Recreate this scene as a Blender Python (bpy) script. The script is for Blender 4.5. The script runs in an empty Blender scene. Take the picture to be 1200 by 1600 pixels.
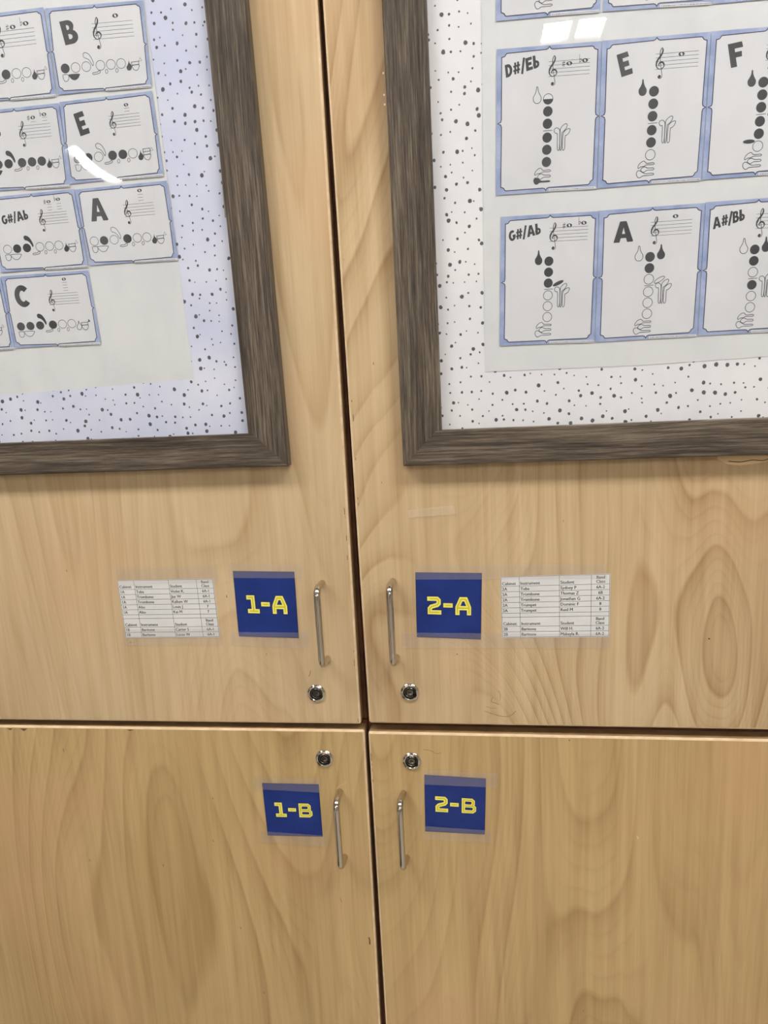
import bpy, bmesh, math, random
from mathutils import Vector, Matrix
from mathutils.geometry import tessellate_polygon
random.seed(7)
S = bpy.context.scene
COL = S.collection

# ------------------------------------------------------------------ camera, world, exposure
ZC = 1.5                      # eye height; the door fronts are the plane y = 0
DIST = 0.8569
cam_d = bpy.data.cameras.new('camera'); cam = bpy.data.objects.new('camera', cam_d); COL.objects.link(cam)
cam_d.sensor_fit = 'HORIZONTAL'; cam_d.sensor_width = 36.0; cam_d.lens = 36.0
cam_d.clip_start = 0.02; cam_d.clip_end = 50
Rv, Uv, Fv = Vector((.9897, .1332, -.0523)), Vector((.0229, .2136, .9766)), Vector((-.1412, .9678, -.2084))
m = Matrix((Rv, Uv, -Fv)).transposed().to_4x4()
m = m.to_quaternion().to_matrix().to_4x4()
m.translation = Vector((0, -DIST, ZC)); cam.matrix_world = m
S.camera = cam
S.view_settings.view_transform = 'Standard'; S.view_settings.look = 'None'
S.view_settings.gamma = 1.0; S.view_settings.use_curve_mapping = False
S.view_settings.exposure = 1.24
w = bpy.data.worlds.new('world'); S.world = w; w.use_nodes = True
w.node_tree.nodes['Background'].inputs[0].default_value = (0.9, 0.93, 1, 1)
w.node_tree.nodes['Background'].inputs[1].default_value = 0.05
CEIL = 2.75
LAMP_NEAR = 10.5   # radiance of the two lamps in front of the cupboards
LAMP_FAR = 60.0

# ------------------------------------------------------------------ helpers
def lin(c):
    return tuple(((v/255/12.92) if v/255 <= .04045 else ((v/255+.055)/1.055)**2.4) for v in c) + (1,)
def tag(o, label=None, cat=None, group=None, kind=None):
    if label: o['label'] = label
    if cat: o['category'] = cat
    if group: o['group'] = group
    if kind: o['kind'] = kind
    return o
def empty(name, loc, label, cat, group=None):
    o = bpy.data.objects.new(name, None); COL.objects.link(o); o.location = loc; o.empty_display_size = .02
    return tag(o, label, cat, group)
class MB:
    """collects faces in world metres, links them as one mesh object"""
    def __init__(s): s.v = []; s.f = []; s.m = []
    def face(s, pts, mi=0):
        n = len(s.v); s.v += [tuple(p) for p in pts]; s.f.append(list(range(n, n+len(pts)))); s.m.append(mi)
    def faces(s, vs, fs, mi=0):
        n = len(s.v); s.v += [tuple(p) for p in vs]
        for f in fs: s.f.append([n+i for i in f]); s.m.append(mi)
    def box(s, a, b, mi=0):
        x0, y0, z0 = a; x1, y1, z1 = b
        s.faces([(x0,y0,z0),(x1,y0,z0),(x1,y1,z0),(x0,y1,z0),(x0,y0,z1),(x1,y0,z1),(x1,y1,z1),(x0,y1,z1)],
                [(0,3,2,1),(4,5,6,7),(0,1,5,4),(1,2,6,5),(2,3,7,6),(3,0,4,7)], mi)
    def build(s, name, mats, parent=None, smooth=False, keep=False):
        me = bpy.data.meshes.new(name)
        off = Vector((0,0,0))
        o = bpy.data.objects.new(name, me); COL.objects.link(o)
        if parent is not None:
            o.parent = parent; off = parent_loc(parent)
        elif not keep:
            xs = list(zip(*s.v)); off = Vector(((min(xs[0])+max(xs[0]))/2, (min(xs[1])+max(xs[1]))/2, min(xs[2])))
            o.location = off
        me.from_pydata([tuple(Vector(p)-off) for p in s.v], [], s.f)
        for mt in (mats if isinstance(mats, (list, tuple)) else [mats]): me.materials.append(mt)
        for p, mi in zip(me.polygons, s.m): p.material_index = mi; p.use_smooth = smooth
        me.update()
        return o
def parent_loc(p):
    l = Vector(p.location)
    while p.parent is not None: p = p.parent; l += Vector(p.location)
    return l
def smooth_by_angle(o, ang=.6):
    me = o.data
    bm = bmesh.new(); bm.from_mesh(me)
    bmesh.ops.remove_doubles(bm, verts=bm.verts, dist=1e-5)
    for f in bm.faces: f.smooth = True
    for e in bm.edges:
        if len(e.link_faces) == 2 and e.calc_face_angle(0) > ang: e.smooth = False
    bm.to_mesh(me); bm.free()
def recalc(o):
    bm = bmesh.new(); bm.from_mesh(o.data)
    bmesh.ops.remove_doubles(bm, verts=bm.verts, dist=1e-5)
    bmesh.ops.recalc_face_normals(bm, faces=bm.faces); bm.to_mesh(o.data); bm.free()
def catmull(pts, closed=False, n=6):
    out = []; N = len(pts)
    rng = range(N) if closed else range(N-1)
    g = (lambda i: pts[i % N]) if closed else (lambda i: pts[max(0, min(N-1, i))])
    for i in rng:
        p0, p1, p2, p3 = g(i-1), g(i), g(i+1), g(i+2)
        for k in range(n):
            t = k/n
            out.append(tuple(.5*((2*p1[j])+(-p0[j]+p2[j])*t+(2*p0[j]-5*p1[j]+4*p2[j]-p3[j])*t*t+(-p0[j]+3*p1[j]-3*p2[j]+p3[j])*t**3) for j in range(len(p1))))
    if not closed: out.append(tuple(pts[-1]))
    return out
class Ink:
    """flat printing on a vertical sheet: 2-D shapes (mm, y up) mapped through fn to (x, z) metres at depth y"""
    def __init__(s, fn, y): s.fn = fn; s.y = y; s.mb = MB(); s.k = 0
    def put(s, pts, tris, mi):
        s.k += 1; y = s.y - (s.k % 40)*1.5e-6
        vs = []
        for p in pts:
            x, z = s.fn(p); vs.append((x, y, z))
        fs = []
        for t in tris:
            # face the viewer (-y)
            nx = sum(vs[t[i]][0]*vs[t[(i+1) % len(t)]][2]-vs[t[(i+1) % len(t)]][0]*vs[t[i]][2] for i in range(len(t)))
            fs.append(tuple(t) if nx > 0 else tuple(reversed(t)))
        s.mb.faces(vs, fs, mi)
    def poly(s, loops, mi=0, fan=False):
        if not isinstance(loops[0][0], (tuple, list)): loops = [loops]
        flat = [p for l in loops for p in l]
        if len(loops) == 1 and fan:
            n_ = len(flat); c = (sum(p[0] for p in flat)/n_, sum(p[1] for p in flat)/n_)
            s.put(flat+[c], [(i, (i+1) % n_, n_) for i in range(n_)], mi); return
        if len(loops) == 1:
            a = sum(flat[i][0]*flat[(i+1) % len(flat)][1]-flat[(i+1) % len(flat)][0]*flat[i][1] for i in range(len(flat)))
            s.put(flat, [tuple(range(len(flat))) if a > 0 else tuple(range(len(flat)))[::-1]], mi); return
        tr = tessellate_polygon([[Vector((p[0], p[1], 0)) for p in l] for l in loops])
        s.put(flat, tr, mi)
    def stroke(s, pts, w, mi=0, closed=False):
        """w a number or a list per point"""
        q = [pts[0]]; ws = [w[0] if isinstance(w, list) else w]
        for i, p in enumerate(pts[1:], 1):
            if math.hypot(p[0]-q[-1][0], p[1]-q[-1][1]) > 1e-6:
                q.append(p); ws.append(w[i] if isinstance(w, list) else w)
        if closed and math.hypot(q[0][0]-q[-1][0], q[0][1]-q[-1][1]) < 1e-6: q.pop(); ws.pop()
        N = len(q); L = []; Rr = []
        for i in range(N):
            a = q[(i-1) % N] if (closed or i > 0) else None; b = q[(i+1) % N] if (closed or i < N-1) else None
            def nrm(p, r):
                d = (r[0]-p[0], r[1]-p[1]); l = math.hypot(*d) or 1; return (-d[1]/l, d[0]/l)
            n1 = nrm(a, q[i]) if a else None; n2 = nrm(q[i], b) if b else None
            n1 = n1 or n2; n2 = n2 or n1
            mx, my = n1[0]+n2[0], n1[1]+n2[1]; l = math.hypot(mx, my)
            if l < .3: mx, my, sc = n1[0], n1[1], 1
            else: mx, my = mx/l, my/l; sc = min(1/max(.35, mx*n1[0]+my*n1[1]), 1.8)
            h = ws[i]/2*sc
            L.append((q[i][0]+mx*h, q[i][1]+my*h)); Rr.append((q[i][0]-mx*h, q[i][1]-my*h))
        pts2 = L+Rr
        tr = [(i, (i+1) % N, N+(i+1) % N, N+i) for i in range(N if closed else N-1)]
        s.put(pts2, tr, mi)
    def ellipse(s, c, rx, ry, mi=0, rot=0, fill=True, w=.6, a0=0, a1=360, n=36):
        P = []
        for k in range(n+(0 if a1-a0 == 360 else 1)):
            a = math.radians(a0+(a1-a0)*k/n); x, y = rx*math.cos(a), ry*math.sin(a)
            P.append((c[0]+x*math.cos(rot)-y*math.sin(rot), c[1]+x*math.sin(rot)+y*math.cos(rot)))
        if fill: s.poly(P, mi)
        else: s.stroke(P, w, mi, closed=(a1-a0 == 360))
    def build(s, name, mats, parent): return s.mb.build(name, mats, parent)

# ------------------------------------------------------------------ materials
def newmat(name):
    mt = bpy.data.materials.new(name); mt.use_nodes = True
    nt = mt.node_tree; return mt, nt, nt.nodes['Principled BSDF']
def N(nt, t, **kw):
    n = nt.nodes.new(t)
    for k, v in kw.items():
        if k.startswith('i_'): n.inputs[k[2:].replace('_', ' ')].default_value = v
        else: setattr(n, k, v)
    return n
def plain(name, c, rough=.5, metal=0, spec=.5):
    mt, nt, b = newmat(name); b.inputs['Base Color'].default_value = lin(c)
    b.inputs['Roughness'].default_value = rough; b.inputs['Metallic'].default_value = metal
    b.inputs['Specular IOR Level'].default_value = spec
    return mt
def math_(nt, op, a, b=None, c=None):
    n = nt.nodes.new('ShaderNodeMath'); n.operation = op
    for i, v in enumerate((a, b, c)):
        if v is None: continue
        if hasattr(v, 'default_value') or hasattr(v, 'links'): nt.links.new(v, n.inputs[i])
        else: n.inputs[i].default_value = v
    return n.outputs[0]
def mixc(nt, fac, a, b):
    n = nt.nodes.new('ShaderNodeMix'); n.data_type = 'RGBA'
    for sock, v in ((n.inputs[0], fac), (n.inputs[6], a), (n.inputs[7], b)):
        if hasattr(v, 'links'): nt.links.new(v, sock)
        else: sock.default_value = v
    return n.outputs[2]
def coords(nt, scale, off=(0,0,0), warp=0, world=True):
    g = N(nt, 'ShaderNodeNewGeometry'); mp = N(nt, 'ShaderNodeMapping')
    nt.links.new(g.outputs['Position'], mp.inputs[0])
    mp.inputs['Location'].default_value = off; mp.inputs['Scale'].default_value = scale
    return mp.outputs[0]
def noise(nt, vec, scale=1, detail=2, rough=.5, dist=0):
    n = N(nt, 'ShaderNodeTexNoise'); n.inputs['Scale'].default_value = scale; n.inputs['Detail'].default_value = detail
    n.inputs['Roughness'].default_value = rough; n.inputs['Distortion'].default_value = dist
    nt.links.new(vec, n.inputs['Vector']); return n.outputs['Fac']
def rng(nt, v, a, b, c=0, d=1):
    n = N(nt, 'ShaderNodeMapRange'); nt.links.new(v, n.inputs[0])
    for i, x in enumerate((a, b, c, d)): n.inputs[i+1].default_value = x
    return n.outputs[0]

def birch(name, seed, sx=4.5, sz=.75, rings=13, figure=.5, dark=(168,128,84), light=(214,178,134), swirl=0):
    mt, nt, b = newmat(name)
    v = coords(nt, (sx, 1, sz), (seed*3.7, seed, seed*1.3))
    f = noise(nt, v, 1, 1.2, .4, swirl)
    f2 = noise(nt, coords(nt, (16, 1, 2.2), (seed, 2, seed)), 1, 2, .5)
    h = math_(nt, 'ADD', math_(nt, 'MULTIPLY', f, rings), math_(nt, 'MULTIPLY', f2, .55))
    fr = math_(nt, 'FRACT', h)
    # asymmetric growth ring: slow rise then a soft late-wood line
    line = math_(nt, 'POWER', fr, 3.0)
    fall = rng(nt, fr, .90, 1.0, 1, 0)
    ring = math_(nt, 'MULTIPLY', line, fall)
    fade = rng(nt, noise(nt, coords(nt, (5, 1, 1.6), (seed*2, 5, 1)), 1, 2), .38, .66, .12, 1)
    ring = math_(nt, 'MULTIPLY', math_(nt, 'MULTIPLY', ring, fade), figure)
    fib = noise(nt, coords(nt, (420, 1, 7), (0, seed, 0)), 1, 2, .6)
    fib2 = noise(nt, coords(nt, (90, 1, 3), (4, seed, 0)), 1, 3, .6)
    bl = noise(nt, coords(nt, (7, 1, 1.8), (9, seed, 3)), 1, 3, .55)
    t = math_(nt, 'ADD', math_(nt, 'MULTIPLY', rng(nt, fib, .3, .7, -.5, .5), .13), math_(nt, 'MULTIPLY', rng(nt, fib2, .3, .7, -.5, .5), .34))
    t = math_(nt, 'ADD', t, math_(nt, 'MULTIPLY', rng(nt, bl, .25, .75, -.5, .5), .40))
    h4 = math_(nt, 'FRACT', math_(nt, 'MULTIPLY', math_(nt, 'ADD', h, math_(nt, 'MULTIPLY', fib2, .10)), 4.0))
    fine = math_(nt, 'MULTIPLY', math_(nt, 'POWER', h4, 5.0), rng(nt, h4, .85, 1.0, 1, 0))
    fade2 = rng(nt, noise(nt, coords(nt, (9, 1, 2.5), (seed, 1, 6)), 1, 2), .4, .62, .1, 1)
    fine = math_(nt, 'MULTIPLY', math_(nt, 'MULTIPLY', fine, fade2), .27)
    t = math_(nt, 'ADD', t, fine)
    t = math_(nt, 'ADD', math_(nt, 'ADD', t, .30), ring)
    t = math_(nt, 'MINIMUM', math_(nt, 'MAXIMUM', t, 0), 1)
    col = mixc(nt, t, lin(light), lin(dark))
    # warm pinkish clouds
    cl = rng(nt, noise(nt, coords(nt, (5, 1, 5), (3, seed*2, 8)), 1, 2), .5, .72, 0, .45)
    col = mixc(nt, cl, col, lin((205,160,122)))
    nt.links.new(col, b.inputs['Base Color'])
    b.inputs['Roughness'].default_value = .42; b.inputs['Specular IOR Level'].default_value = .35
    bp = N(nt, 'ShaderNodeBump'); bp.inputs['Strength'].default_value = .06; bp.inputs['Distance'].default_value = .0006
    nt.links.new(fib, bp.inputs['Height']); nt.links.new(bp.outputs[0], b.inputs['Normal'])
    return mt
def frame_wood(name, horizontal, seed):
    mt, nt, b = newmat(name)
    A, C = (18, 620) if horizontal else (620, 18)
    A2, C2 = (3.5, 30) if horizontal else (30, 3.5)
    wv = noise(nt, coords(nt, (5, 5, 5), (seed, 0, 0)), 1, 1)
    base = coords(nt, (A, 30, C), (seed, 0, seed))
    add = N(nt, 'ShaderNodeVectorMath', operation='ADD'); nt.links.new(base, add.inputs[0])
    cmb = N(nt, 'ShaderNodeCombineXYZ')
    nt.links.new(math_(nt, 'MULTIPLY', wv, 4), cmb.inputs[2 if horizontal else 0]); nt.links.new(cmb.outputs[0], add.inputs[1])
    f = noise(nt, add.outputs[0], 1, 4, .7)
    g = noise(nt, coords(nt, (A2, 6, C2), (seed*2, 0, 3)), 1, 3, .55, .8)
    t = math_(nt, 'ADD', math_(nt, 'MULTIPLY', rng(nt, f, .33, .68), .66), math_(nt, 'MULTIPLY', rng(nt, g, .28, .72), .42))
    r = N(nt, 'ShaderNodeValToRGB'); nt.links.new(t, r.inputs[0])
    e = r.color_ramp.elements; e[0].position = .12; e[0].color = lin((44,38,33)); e[1].position = .95; e[1].color = lin((126,115,100))
    k = r.color_ramp.elements.new(.5); k.color = lin((80,70,60))
    nt.links.new(r.outputs[0], b.inputs['Base Color']); b.inputs['Roughness'].default_value = .6
    b.inputs['Specular IOR Level'].default_value = .3
    bp = N(nt, 'ShaderNodeBump'); bp.inputs['Strength'].default_value = .5; bp.inputs['Distance'].default_value = .0008
    nt.links.new(f, bp.inputs['Height']); nt.links.new(bp.outputs[0], b.inputs['Normal'])
    return mt
def dotted(name, a, bcol, seed):
    mt, nt, b = newmat(name)
    g = N(nt, 'ShaderNodeNewGeometry'); sp = N(nt, 'ShaderNodeSeparateXYZ'); nt.links.new(g.outputs['Position'], sp.inputs[0])
    cb = N(nt, 'ShaderNodeCombineXYZ'); nt.links.new(math_(nt, 'ADD', sp.outputs[0], seed), cb.inputs[0]); nt.links.new(math_(nt, 'MULTIPLY', sp.outputs[2], .92), cb.inputs[1])
    wob = N(nt, 'ShaderNodeVectorMath', operation='ADD'); nt.links.new(cb.outputs[0], wob.inputs[0])
    nz = N(nt, 'ShaderNodeTexNoise'); nz.inputs['Scale'].default_value = 300; nt.links.new(cb.outputs[0], nz.inputs['Vector'])
    sc = N(nt, 'ShaderNodeVectorMath', operation='SCALE'); sc.inputs['Scale'].default_value = .0012; nt.links.new(nz.outputs['Color'], sc.inputs[0])
    nt.links.new(sc.outputs[0], wob.inputs[1])
    vo = N(nt, 'ShaderNodeTexVoronoi', voronoi_dimensions='2D'); vo.inputs['Scale'].default_value = 88; vo.inputs['Randomness'].default_value = .78
    nt.links.new(wob.outputs[0], vo.inputs['Vector'])
    cs = N(nt, 'ShaderNodeSeparateColor'); nt.links.new(vo.outputs['Color'], cs.inputs[0])
    rad = math_(nt, 'ADD', math_(nt, 'MULTIPLY', math_(nt, 'POWER', cs.outputs[0], 2.0), .12), .065)
    dd = math_(nt, 'SUBTRACT', vo.outputs['Distance'], rad)
    dot = rng(nt, dd, -.015, .02, 1, 0)
    cl = rng(nt, noise(nt, coords(nt, (9, 1, 9), (seed, 0, 0)), 1, 3), .35, .68)
    base = mixc(nt, cl, lin(a), lin(bcol))
    col = mixc(nt, math_(nt, 'MULTIPLY', dot, .95), base, lin((52,54,66)))
    nt.links.new(col, b.inputs['Base Color']); b.inputs['Roughness'].default_value = .5; b.inputs['Specular IOR Level'].default_value = .3
    return mt
def mottled(name, a, c, scale=30, rough=.5):
    mt, nt, b = newmat(name)
    f = rng(nt, noise(nt, coords(nt, (scale,)*3), 1, 4, .6), .35, .65)
    nt.links.new(mixc(nt, f, lin(a), lin(c)), b.inputs['Base Color']); b.inputs['Roughness'].default_value = rough
    b.inputs['Specular IOR Level'].default_value = .3
    return mt
def clear_sheet(name, haze, haze_col, refl=.045, rough=.02, bump=0, bscale=8, clouds=False):
    """thin clear plastic: mostly straight-through, a little haze, a fresnel reflection"""
    mt, nt, b = newmat(name); nt.nodes.remove(b)
    out = [n for n in nt.nodes if n.type == 'OUTPUT_MATERIAL'][0]
    tr = N(nt, 'ShaderNodeBsdfTransparent'); df = N(nt, 'ShaderNodeBsdfDiffuse'); gl = N(nt, 'ShaderNodeBsdfAnisotropic')
    df.inputs['Color'].default_value = lin(haze_col); gl.inputs['Roughness'].default_value = rough
    g = N(nt, 'ShaderNodeNewGeometry'); dt = N(nt, 'ShaderNodeVectorMath', operation='DOT_PRODUCT')
    nt.links.new(g.outputs['Incoming'], dt.inputs[0]); nt.links.new(g.outputs['Normal'], dt.inputs[1])
    c = math_(nt, 'ABSOLUTE', dt.outputs['Value']); s5 = math_(nt, 'POWER', math_(nt, 'SUBTRACT', 1, c), 5)
    fr = math_(nt, 'ADD', math_(nt, 'MULTIPLY', s5, .9), refl)
    m1 = N(nt, 'ShaderNodeMixShader'); m2 = N(nt, 'ShaderNodeMixShader')
    if clouds:
        hz = rng(nt, noise(nt, coords(nt, (12, 1, 5), (1, 0, 0), ), 1, 3, .6, 1.2), .45, .75, haze*.4, haze*1.8)  # cloudy white stands in for the room's soft, milky reflections
        nt.links.new(hz, m1.inputs[0])
    else: m1.inputs[0].default_value = haze
    nt.links.new(tr.outputs[0], m1.inputs[1]); nt.links.new(df.outputs[0], m1.inputs[2])
    nt.links.new(fr, m2.inputs[0]); nt.links.new(m1.outputs[0], m2.inputs[1]); nt.links.new(gl.outputs[0], m2.inputs[2])
    if bump:
        bp = N(nt, 'ShaderNodeBump'); bp.inputs['Strength'].default_value = bump; bp.inputs['Distance'].default_value = .002
        nt.links.new(noise(nt, coords(nt, (bscale,)*3), 1, 1), bp.inputs['Height']); nt.links.new(bp.outputs[0], gl.inputs['Normal'])
    nt.links.new(m2.outputs[0], out.inputs[0])
    return mt
def emis(name, c, s):
    mt, nt, b = newmat(name); b.inputs['Base Color'].default_value = (.8,.8,.8,1)
    b.inputs['Emission Color'].default_value = lin(c); b.inputs['Emission Strength'].default_value = s
    return mt

M = {}
M['ul'] = birch('birch veneer upper left', 1.0, rings=20, figure=.42, light=(213,190,153), dark=(163,133,91))  # paler, greyer tone carries the upper doors' sheen in the colour
M['ur'] = birch('birch veneer upper right', 2.3, sx=4.2, sz=1.5, rings=21, figure=.75, swirl=.5, light=(212,188,149), dark=(154,122,80))  # sheen put into the base colour here too
M['ll'] = birch('birch veneer lower left', 3.1, rings=24, figure=.55, light=(205,178,128), dark=(152,121,75))
M['lr'] = birch('birch veneer lower right', 4.6, rings=22, figure=.5, light=(206,178,128), dark=(152,120,74))
M['edge'] = mottled('birch edge banding', (228,204,172), (212,184,146), 60, .5)
M['side'] = mottled('birch edge side', (168,138,100), (148,118,82), 40, .5)
M['carcass'] = mottled('carcass board', (120,78,50), (92,58,38), 30, .6)
M['chip'] = plain('raw chipped wood', (226,196,150), .8)
M['glue'] = plain('white glue spot', (240,238,228), .4)
M['scar'] = plain('brown scratch', (112,76,46), .8)
M['fv'] = frame_wood('weathered grey wood upright', False, 1.7)
M['fh'] = frame_wood('weathered grey wood level', True, 4.2)
M['fback'] = plain('frame side grey brown', (96,86,74), .7)
M['board'] = plain('backing board', (150,140,125), .8)
M['dotL'] = dotted('lavender dotted paper', (196,202,226), (216,219,232), .3)
M['dotR'] = dotted('white dotted paper', (220,221,226), (226,226,228), 1.9)
M['poster'] = mottled('white laminated paper', (212,215,216), (205,208,210), 12, .45)
M['border'] = mottled('watercolour blue border', (134,151,190), (163,175,207), 55, .5)
M['card'] = mottled('card white', (209,211,215), (203,205,209), 10, .45)
M['ink'] = plain('black ink', (44,45,50), .5)
M['inkgrey'] = plain('thin grey ink', (62,63,70), .6)
M['navy'] = plain('navy outline ink', (28,33,64), .6)
M['white'] = plain('white paper', (222,222,220), .6)
M['list'] = mottled('list paper', (222,222,222), (214,215,214), 14, .6)
M['blue'] = mottled('royal blue paper', (30,54,128), (24,45,114), 20, .4)
M['bluedark'] = plain('dark navy rim', (22,24,52), .6)
M['yellow'] = plain('yellow ink', (236,228,78), .5)
M['yellowpale'] = plain('pale yellow rim', (240,236,150), .5)
M['ochre'] = plain('ochre inline', (168,136,36), .5)
M['steel'] = plain('brushed steel', (200,192,181), .13, 1)
M['nickel'] = plain('polished nickel', (205,200,192), .12, 1)
M['nickeldark'] = plain('dark nickel plug', (118,112,104), .22, 1)
M['hole'] = plain('keyhole black', (12,11,10), .8)
M['glass'] = clear_sheet('clear acrylic', .05, (235,238,245), .022, .015, .0, 3, True)
M['tape'] = clear_sheet('clear tape', .12, (226,216,212), .03, .12)
M['tapeold'] = clear_sheet('old yellowed tape', .30, (240,222,196), .02, .3)
M['wall'] = plain('painted wall', (205,200,190), .9)
M['wallgrey'] = plain('grey board wall', (205,203,198), .9)
M['floor'], _nt, _b = newmat('pale vinyl floor with a dark runner')
_sp = N(_nt, 'ShaderNodeSeparateXYZ'); _nt.links.new(coords(_nt, (1,1,1)), _sp.inputs[0])
_in = math_(_nt, 'MULTIPLY', math_(_nt, 'GREATER_THAN', _sp.outputs[0], -1.25), math_(_nt, 'LESS_THAN', _sp.outputs[0], -.65))  # dark floor band added to give the steel handles a dark streak
_nt.links.new(mixc(_nt, _in, lin((186,178,166)), lin((34,31,30))), _b.inputs['Base Color']); _b.inputs['Roughness'].default_value = .5
M['ceiling'] = mottled('ceiling tile', (225,225,222), (212,212,210), 60, .9)
M['darkpanel'] = plain('dark brown added panel', (62,44,34), .5)  # for the unseen dark panels that the handles mirror
M['housing'] = plain('white enamel', (230,230,230), .5)
M['lampnear'] = emis('lamp diffuser near', (253,250,246), LAMP_NEAR)
M['lampfill'] = emis('added fill lamp diffuser', (253,250,246), 10)  # for the added lights that brighten the handle reflections
M['lampfar'] = emis('lamp diffuser far', (255,250,244), LAMP_FAR)

# ------------------------------------------------------------------ room shell
def struct(name, a, b, mt):
    mb = MB(); mb.box(a, b); o = mb.build(name, mt); o['kind'] = 'structure'; return o
struct('floor', (-4.2, -6.2, -.1), (4.2, .9, 0), M['floor'])
struct('ceiling', (-4.2, -6.2, CEIL), (4.2, .9, CEIL+.1), M['ceiling'])
struct('wall_back', (-4.2, .62, 0), (4.2, .72, CEIL), M['wall'])
struct('wall_front', (-4.2, -6.2, 0), (4.2, -6.1, CEIL), M['wallgrey'])
struct('wall_left', (-4.2, -6.1, 0), (-4.1, .62, CEIL), M['wall'])
struct('wall_right', (4.1, -6.1, 0), (4.2, .62, CEIL), M['wall'])
struct('added_dark_panel_2', (-4.1, -3.7, 0), (-4.06, -1.3, 2.2), M['darkpanel'])  # unseen dark panel on the side wall, added for the handles to mirror
struct('added_dark_panel_1', (-.75, -6.1, 0), (.2, -6.05, 2.1), M['darkpanel'])  # added behind the camera, out of view, to darken a line on the handles

def ceiling_light(x0, x1, y0, y1, mt, label, bars=0):
    r = empty('ceiling_light', ((x0+x1)/2, (y0+y1)/2, CEIL-.03), label, 'ceiling light', 'fluorescent ceiling lights')
    h = MB(); t = .03
    h.box((x0-t, y0-t, CEIL-.03), (x0, y1+t, CEIL)); h.box((x1, y0-t, CEIL-.03), (x1+t, y1+t, CEIL))
    h.box((x0, y0-t, CEIL-.03), (x1, y0, CEIL)); h.box((x0, y1, CEIL-.03), (x1, y1+t, CEIL))
    for k in range(bars):
        xx = x0+(x1-x0)*(k+1)/(bars+1); h.box((xx-.013, y0, CEIL-.032), (xx+.013, y1, CEIL-.018))
    h.build('housing', M['housing'], r)
    d = MB(); d.box((x0, y0, CEIL-.018), (x1, y1, CEIL-.012)); d.build('diffuser', mt, r)
    return r
ceiling_light(.15, 1.35, -.93, -.63, M['lampnear'], 'long ceiling light over the right cupboards')
ceiling_light(-1.75, -.55, -.93, -.63, M['lampnear'], 'long ceiling light over the left cupboards')
ceiling_light(.235, .50, -2.88, -2.64, M['lampfar'], 'small square ceiling light mirrored in the right picture frame', 1)
ceiling_light(-2.605, -2.48, -4.59, -3.97, M['lampfar'], 'slim ceiling light mirrored as a curved streak in the left picture frame')
ceiling_light(1.9, 3.1, -3.2, -2.9, M['lampfill'], 'added fill light behind the viewer, far to the right')  # unseen, added to brighten the room mirrored in the handles
ceiling_light(-.82, -.52, -5.7, -4.6, M['lampfill'], 'added fill light nearest the far wall')  # second added light, out of view, lifting the dim room behind the camera

# ------------------------------------------------------------------ cabinets
def rounded_quad(c, r=.003, n=5, inset=0):
    """c: BL BR TR TL in (x,z); returns loop counter-clockwise seen from -y"""
    cx = sum(p[0] for p in c)/4; cz = sum(p[1] for p in c)/4
    out = []
    for i, p in enumerate(c):
        sx = 1 if p[0] > cx else -1; sz = 1 if p[1] > cz else -1
        rr = max(r-inset, .0003)
        q = (p[0]-sx*inset, p[1]-sz*inset); o = (q[0]-sx*rr, q[1]-sz*rr)
        a0 = [180, 270, 0, 90][i]
        for k in range(n+1):
            a = math.radians(a0+90*k/n); out.append((o[0]+rr*math.cos(a), o[1]+rr*math.sin(a)))
    return out
def door_panel(c, parent, mt, marks=(), th=.019, name='door'):
    mb = MB()
    prof = [(.0, th, 1), (0, .0022, 1), (.0006, .0008, 2), (.0024, 0, 2)]   # inset, depth
    loops = [[(x, y, z) for x, z in rounded_quad(c, inset=i)] for i, y, _ in prof]
    n = len(loops[0]); vs = [p for l in loops for p in l]
    for k in range(len(prof)-1):
        fs = [(k*n+i, k*n+(i+1) % n, (k+1)*n+(i+1) % n, (k+1)*n+i) for i in range(n)]
        mb.faces(vs[:], [], 0) if False else None
        base = len(mb.v)
        mb.v += vs[k*n:(k+2)*n]
        for i in range(n):
            mb.f.append([base+i, base+(i+1) % n, base+n+(i+1) % n, base+n+i]); mb.m.append(1 if k == 0 else 2)
    mb.face(loops[-1], 0); mb.face(list(reversed(loops[0])), 1)
    for kind, pts, wd in marks:
        ink = Ink(lambda p: (p[0]/1000, ZC+p[1]/1000), -.00004)
        if kind == 'poly': ink.poly(pts, wd)
        else: ink.stroke(catmull(pts, n=4), wd, 3 if kind == 'scar' else 4)
        base = len(mb.v); mb.v += ink.mb.v
        for f, mi in zip(ink.mb.f, ink.mb.m): mb.f.append([base+i for i in f]); mb.m.append(mi)
    o = mb.build(name, [mt, M['side'], M['edge'], M['scar'], M['chip'], M['glue']], parent)
    return o
def tube(path, r, n=20):
    vs = []; fs = []; up = Vector((1, 0, 0))
    for i, p in enumerate(path):
        p = Vector(p); a = Vector(path[max(0, i-1)]); b = Vector(path[min(len(path)-1, i+1)])
        t = (b-a).normalized(); s = (up-t*up.dot(t)).normalized(); q = t.cross(s)
        for k in range(n):
            an = 2*math.pi*k/n; vs.append(p+s*(r*math.cos(an))+q*(r*math.sin(an)))
    for i in range(len(path)-1):
        for k in range(n):
            fs.append((i*n+k, i*n+(k+1) % n, (i+1)*n+(k+1) % n, (i+1)*n+k))
    fs.append(tuple(range(n))[::-1]); fs.append(tuple((len(path)-1)*n+k for k in range(n)))
    return vs, fs
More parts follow.
